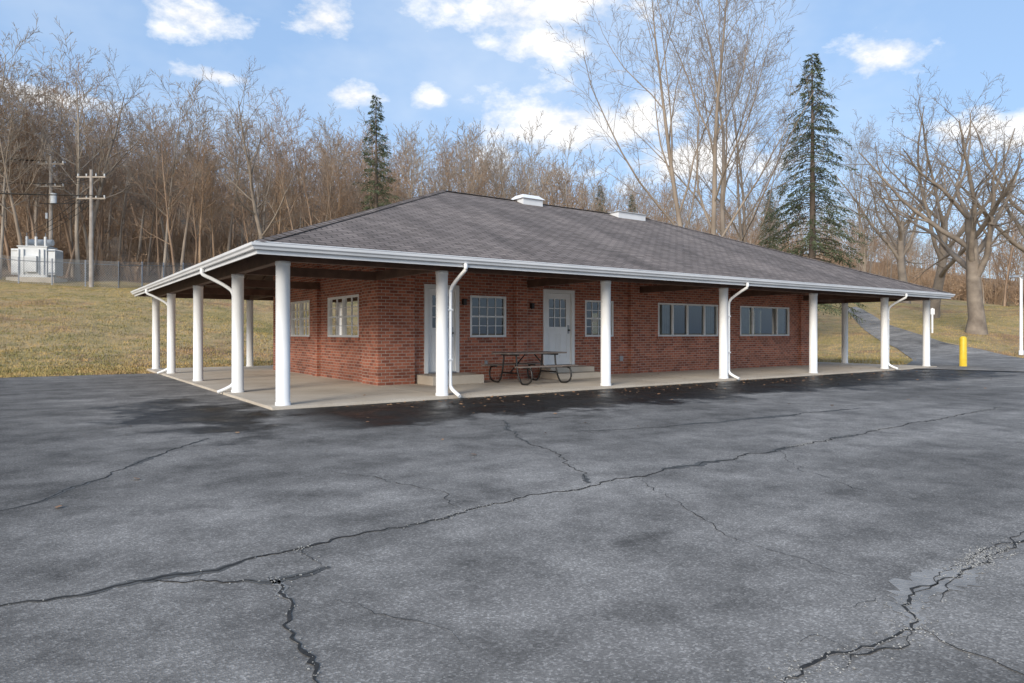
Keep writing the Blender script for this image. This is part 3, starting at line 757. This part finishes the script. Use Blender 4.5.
def shrub_mesh(seed, leafy):
    rnd = random.Random(seed); b = MB()
    for i in range(26):
        az = rnd.uniform(0, 6.28); r = rnd.uniform(0, 1.2); p = Vector((math.cos(az)*r, math.sin(az)*r, -.1)); h = rnd.uniform(1.5, 3.9)
        d = Vector((math.cos(az)*.35*rnd.random(), math.sin(az)*.35*rnd.random(), 1)).normalized(); pts = [p]
        for j in range(3):
            d = (d+Vector((rnd.gauss(0,.14),rnd.gauss(0,.14),rnd.gauss(0,.05)))).normalized(); pts.append(pts[-1]+d*h/3)
        b.tube(pts, [.028,.022,.017,.01], 3, M_brush, False)
        for j in range(9):
            t = rnd.uniform(.6, 2.99); q = pts[int(t)].lerp(pts[int(t)+1], t % 1)
            dd = (d+Vector((rnd.gauss(0,.5),rnd.gauss(0,.5),rnd.gauss(0,.3)))).normalized(); e_ = q+dd*rnd.uniform(.4,1.0)
            b.tube([q, e_], [.014,.008], 3, M_brush, False)
            if leafy:
                for _ in range(3):
                    c = q.lerp(e_, rnd.random()); u_ = Vector((rnd.gauss(0,1),rnd.gauss(0,1),rnd.gauss(0,1))).normalized(); w_ = rand_perp(u_, rnd); s = rnd.uniform(.05,.09)
                    b.face([c, c+u_*s+w_*s*.6, c+u_*s*2, c+u_*s-w_*s*.6], M_brush)
    return b.mesh('shrub')
SV = [shrub_mesh(50+i, i % 2 == 0) for i in range(4)]
rnd = random.Random(5); cnt = 0
def fv_at(t, v):
    s_, c_ = math.sin(ANG), math.cos(ANG); return (v+3.975*s_+11.82*c_)/(c_-t*s_)
pl = []; items = []
while cnt < 760:
    t = rnd.uniform(-.85, 1.05); v = 61+90*rnd.random()**1.35; Y = fv_at(t, v)
    if Y > 330: continue
    if rnd.random() > min(1, Y/110+.35): continue
    X = t*Y
    if any((X-a)**2+(Y-c)**2 < 3.0 for a, c in pl[-250:]): continue
    pl.append((X, Y)); cnt += 1
    sc = rnd.uniform(.66, 1.12)*(.98 if t < .1 else .84)
    if t < -.3 and v > 100: sc *= .8
    items.append((rnd.choice(FV if Y < 92 else FVL), (X, Y, T(X, Y)), rnd.uniform(0, 6.28), (sc*rnd.uniform(.9,1.1), sc, sc*rnd.uniform(.9,1.12))))
for _ in range(70):
    t = rnd.uniform(.48, .95); Y = rnd.uniform(88, 135); X = t*Y; sc = rnd.uniform(.5, .85)
    items.append((rnd.choice(FVL), (X, Y, T(X, Y)), rnd.uniform(0, 6.28), (sc, sc, sc)))
merge_plants('distant_forest', items, [M_bark2, M_bark4, M_bark3, M_brush])
cnt = 0; items = []
while cnt < 600:
    t = rnd.uniform(-.85, 1.05); v = 59+85*rnd.random()**1.3; Y = fv_at(t, v)
    if Y > 280: continue
    X = t*Y
    if abs(X+41.8) < 9 and abs(Y-60) < 6: continue
    cnt += 1; sc = rnd.uniform(.6, 1.3)*(1+max(0, v-75)/80)
    items.append((rnd.choice(SV), (X, Y, T(X, Y)), rnd.uniform(0, 6.28), (sc*1.25, sc*1.25, sc)))
for _ in range(60):
    t = rnd.uniform(.48, .95); Y = rnd.uniform(92, 135); X = t*Y; sc = rnd.uniform(.8, 1.4)
    items.append((rnd.choice(SV), (X, Y, T(X, Y)), rnd.uniform(0, 6.28), (sc*1.3, sc*1.3, sc)))
merge_plants('hillside_undergrowth', items, [M_brush])

def conifer(name, seed, H, R, nb, droop=.35, start=.12):
    rnd = random.Random(seed); b = MB(); b.tube([(0,0,-.3),(.05,0,H*.5),(0,0,H)], [H*.014,H*.009,.02], 8, M_bark5)
    for i in range(nb):
        t = start+(1-start)*(i+rnd.random())/nb; z = H*t; az = i*2.4+rnd.gauss(0,.5)
        L = R*(1-t)**.8*rnd.uniform(.4,1.2)+.2
        if t < .3: L *= rnd.uniform(.5,1)
        o = Vector((math.cos(az), math.sin(az), 0)); sd = Vector((-o.y, o.x, 0)); pts = []
        for j in range(6):
            s = j/5; pts.append(Vector((0,0,z))+o*L*s+Vector((0,0,(.18*s-droop*s*s*1.2+ .12*s**4)*L)))
        b.tube(pts, [.05*(1-t)+.015]*1+[.035*(1-t)+.012]*2+[.015]*3, 3, M_bark5, False)
        nt_ = int(8+L*10)
        for j in range(nt_):
            s = .12+.88*rnd.random()**.8; i0 = min(int(s*5), 4); c = pts[i0].lerp(pts[i0+1], s*5-i0)
            dirv = (o*.5+sd*rnd.choice((-1,1))*rnd.uniform(.3,1)+Vector((0,0,-.25-.5*rnd.random()))).normalized(); l2 = rnd.uniform(.25,.6)*(1.1-.5*s)*min(1.3, .5+L*.3)
            for m in range(4):
                q = c+dirv*l2*(m+.5)/4*1.6; u_ = (dirv+Vector((rnd.gauss(0,.4),rnd.gauss(0,.4),rnd.gauss(0,.3)))).normalized(); w_ = rand_perp(u_, rnd); sz = rnd.uniform(.07,.14)
                b.face([q-w_*sz*.35, q+u_*sz*1.5-w_*sz*.2, q+u_*sz*2.1, q+u_*sz*1.2+w_*sz*.35], M_needle)
    return b.mesh(name)
SP = conifer('spruce_tree', 3, 21.0, 5.2, 200, .5)
SP2 = conifer('pine_tree', 9, 19.0, 3.2, 120, .25, .25)
def at(t, Y): return gz(t*Y, Y)
place('spruce_tree', SP, None, at((812-512)/F, 50), .4, 1.0)
place('pine_tree', SP2, None, at((376-512)/F, 72), 1.0, (1.05,1.05,1.12))
place('pine_tree', SP2, None, at((600-512)/F, 115), 2.0, .75)
place('pine_tree', SP2, None, at((632-512)/F, 118), 3.0, .7)
place('spruce_tree', SP, None, at((770-512)/F, 92), 3.0, .62)
lvA = [dict(seg=9, wob=.05, trop=.06, sides=8, tip=.12),
       dict(n=11, start=.22, ang=32, ratio=.55, fall=.4, seg=6, wob=.10, trop=.09, sides=5, rr=.5),
       dict(n=9, start=.2, ang=36, ratio=.48, seg=4, wob=.12, trop=.05, sides=3, rr=.5),
       dict(n=6, start=.15, ang=38, ratio=.5, seg=2, wob=.13, trop=.03, sides=3, rr=.6),
       dict(n=4, start=.2, ang=34, ratio=.6, seg=1, wob=.14, trop=.02, sides=3, rr=.7)]
tA = bare_tree('bare_tree', 11, 25, .25, lvA, M_bark4, rmin=.011, stems=3, stem_ang=.22)
place('bare_tree', tA, None, at((703-512)/F, 47), .3, 1.0)
tA2 = bare_tree('bare_tree', 14, 20, .2, lvA, M_bark4, rmin=.011, stems=2, stem_ang=.15)
place('bare_tree', tA2, None, at((745-512)/F, 58), 1.3, 1.0)
lvB = [dict(seg=6, wob=.06, trop=.0, sides=12, tip=.55),
       dict(n=8, start=.42, ang=44, ratio=1.35, fall=.15, seg=9, wob=.11, trop=.045, sides=7, rr=.55),
       dict(n=8, start=.2, ang=42, ratio=.5, seg=6, wob=.14, trop=.04, sides=4, rr=.55),
       dict(n=6, start=.15, ang=42, ratio=.5, seg=3, wob=.15, trop=.02, sides=3, rr=.55),
       dict(n=5, start=.15, ang=40, ratio=.5, seg=1, wob=.16, trop=.02, sides=3, rr=.7)]
tB = bare_tree('bare_tree', 21, 8.2, .54, lvB, M_bark, rmin=.012, lean=.05)
place('bare_tree', tB, None, at((976-512)/F, 47), 2.1, 1.0)
tB2 = bare_tree('bare_tree', 27, 8.0, .4, lvB, M_bark, rmin=.012, lean=.22)
place('bare_tree', tB2, None, at((932-512)/F, 60), .6, 1.15)
place('bare_tree', tB, None, at((1035-512)/F, 62), 4.0, 1.05)
place('bare_tree', tB2, None, at((905-512)/F, 76), 3.3, 1.25)
place('bare_tree', tA2, None, at((868-512)/F, 78), 3.0, .8)
lvC = [dict(seg=9, wob=.06, trop=.04, sides=8, tip=.12), dict(n=15, start=.3, ang=48, ratio=.45, fall=.5, seg=6, wob=.12, trop=.06, sides=5, rr=.5),
       dict(n=8, start=.2, ang=42, ratio=.5, seg=4, wob=.13, trop=.04, sides=3, rr=.6), dict(n=6, start=.15, ang=38, ratio=.5, seg=2, wob=.14, trop=.03, sides=3, rr=.6)]
tC = bare_tree('bare_tree', 33, 17, .28, lvC, M_bark, rmin=.015)
place('bare_tree', tC, None, at((268-512)/F, 66), 0, 1.08); place('bare_tree', tC, None, at((88-512)/F, 64), 2.4, (1,1,1.1))
place('bare_tree', tC, None, at((515-512)/F, 86), 4.4, 1.0)

# ------------------------------------------------------------------ grass blades, leaves
def scatter_blades():
    rnd = random.Random(77); v = []; f = []; n = 0
    while n < 90000:
        if rnd.random() < .62: t = rnd.uniform(-.82, -.3); Y = 19+42*rnd.random()**1.3
        else: t = rnd.uniform(.4, .85); Y = 26+50*rnd.random()
        X = t*Y; u, w = UV(X, Y)
        if t < 0 and (w < 12.75 or (u > -.4 and w < 15)): continue
        if t > 0 and (w < redge(u)+.1 or (u < 24.4 and w < 15)): continue
        if t > 0:
            skip = False
            for r_ in rows[::6]:
                a, c = Vector(r_[0]), Vector(r_[8]); m = (a+c)/2
                if (Vector((X, Y, 0))-Vector((m.x, m.y, 0))).length < (a-c).length/2+.2: skip = True; break
            if skip: continue
        z = T(X, Y)-.01; h = rnd.uniform(.04,.11); a = rnd.uniform(0,6.28); wd = rnd.uniform(.012,.03); dx, dy = math.cos(a)*wd, math.sin(a)*wd
        i = len(v); v += [(X-dx,Y-dy,z),(X+dx,Y+dy,z),(X+rnd.gauss(0,.03),Y+rnd.gauss(0,.03),z+h)]; f.append((i,i+1,i+2)); n += 1
    me = bpy.data.meshes.new('grass'); me.from_pydata(v, [], f); me.materials.append(M_blade); o = bpy.data.objects.new('grass', me); COL.objects.link(o)
scatter_blades()
b = MB(); rnd = random.Random(3)
def leaf(p):
    a = rnd.uniform(0,6.28); s = rnd.uniform(.02,.045); x = Vector((math.cos(a),math.sin(a),rnd.uniform(-.2,.3)))*s; y = Vector((-math.sin(a),math.cos(a),rnd.uniform(-.2,.3)))*s*.7
    p = p+Vector((0,0,.015)); b.face([p-x, p-y, p+x*1.1, p+y], M_leaf)
for i in range(380): leaf(W(rnd.uniform(.5,21), -.35-abs(rnd.gauss(0,.8)), zL))
for i in range(60): leaf(W(rnd.uniform(0,22), rnd.uniform(0,3), 0))
for i in range(60): leaf(W(rnd.uniform(-4,20), rnd.uniform(-6,-1), zL))
n = 0
while n < 7500:
    u = -40*rnd.random()-.9; w = 12.4+abs(rnd.gauss(0,7)); q = W(u, w)
    if noise.noise(Vector((q.x*.25, q.y*.25, 2))) < rnd.uniform(-.4,.2): continue
    leaf(Vector((q.x, q.y, max(T(q.x, q.y), zL)+.02))); n += 1
b.obj('fallen_leaves')

# ------------------------------------------------------------------ light, sky
EL, RO = math.radians(24), math.radians(206)
w = bpy.data.worlds.new('World'); S.world = w; w.use_nodes = True; nt = w.node_tree; nt.nodes.clear()
out = N(nt, 'ShaderNodeOutputWorld'); bg = N(nt, 'ShaderNodeBackground'); bg.inputs['Strength'].default_value = 0.15
sky = N(nt, 'ShaderNodeTexSky'); sky.sky_type = 'NISHITA'; sky.sun_disc = False; sky.sun_elevation = EL; sky.sun_rotation = RO
sky.dust_density = 1.2; sky.ozone_density = 1.5; sky.air_density = 1.0
tc = N(nt, 'ShaderNodeTexCoord').outputs['Generated']
clouds = [(193,16,54,22),(324,18,36,24),(214,76,44,10),(352,96,30,15),(431,99,20,13),(535,12,125,20),(556,44,72,20),(575,128,130,40),(884,56,46,24),(690,160,100,26),(30,95,80,14),(1000,130,90,20)]
acc = None
for (px, py, wx, wy) in clouds:
    d = Vector(((px-512)/F, 1, (333-py)/F)); L = d.length; d.normalize()
    sb = N(nt, 'ShaderNodeVectorMath', operation='SUBTRACT'); nt.links.new(tc, sb.inputs[0]); sb.inputs[1].default_value = d
    ml = N(nt, 'ShaderNodeVectorMath', operation='MULTIPLY'); nt.links.new(sb.outputs[0], ml.inputs[0]); ml.inputs[1].default_value = (F*L/wx, F*L/wx, F*L/wy)
    ln = N(nt, 'ShaderNodeVectorMath', operation='LENGTH'); nt.links.new(ml.outputs[0], ln.inputs[0])
    v_ = math_n(nt, 'SUBTRACT', 1.0, ln.outputs['Value'])
    acc = v_ if acc is None else math_n(nt, 'MAXIMUM', acc, v_)
mp = N(nt, 'ShaderNodeMapping'); mp.inputs['Scale'].default_value = (1,1,1.8); nt.links.new(tc, mp.inputs[0])
nz = noise_node(nt, mp.outputs[0], 13, 6, 0.62)
den = math_n(nt, 'ADD', acc, math_n(nt, 'MULTIPLY', math_n(nt, 'SUBTRACT', nz, 0.5), 3.0))
cm = rampn(nt, den, [(0.0, 0.0), (0.7, 1.0)])
veil = rampn(nt, noise_node(nt, mp.outputs[0], 2.4, 5, 0.62), [(0.42, 0.0), (0.75, 0.45)])
c = mixc(nt, 0.55, sky.outputs[0], (3.2, 4.9, 7.7))       # even pale blue mixed in to brighten sky and ambient light
c = mixc(nt, veil, c, (5.9, 6.5, 7.2)); c = mixc(nt, cm, c, rampn(nt, nz, [(0.35, (5.9, 6.1, 6.5)), (0.60, (7.6, 7.6, 7.6))]))
nt.links.new(c, bg.inputs[0]); nt.links.new(bg.outputs[0], out.inputs[0])
sl = bpy.data.lights.new('sun', 'SUN'); sl.energy = 3.6; sl.angle = math.radians(24); sl.color = (1, .92, .80)
so = bpy.data.objects.new('sun', sl); COL.objects.link(so)
sd = Vector((math.sin(RO)*math.cos(EL), math.cos(RO)*math.cos(EL), math.sin(EL))); so.rotation_euler = sd.to_track_quat('Z', 'Y').to_euler()
S.view_settings.view_transform = 'Standard'; S.view_settings.look = 'None'; S.view_settings.exposure = 0
cd = bpy.data.cameras.new('camera'); cam = bpy.data.objects.new('camera', cd); COL.objects.link(cam)
cam.location = (0, 0, CAMH); cam.rotation_euler = (math.radians(90), 0, 0); cd.lens = 23.95; cd.sensor_width = 36
cd.shift_y = -8.5/1024; cd.clip_end = 4000; cd.clip_start = .05; S.camera = cam
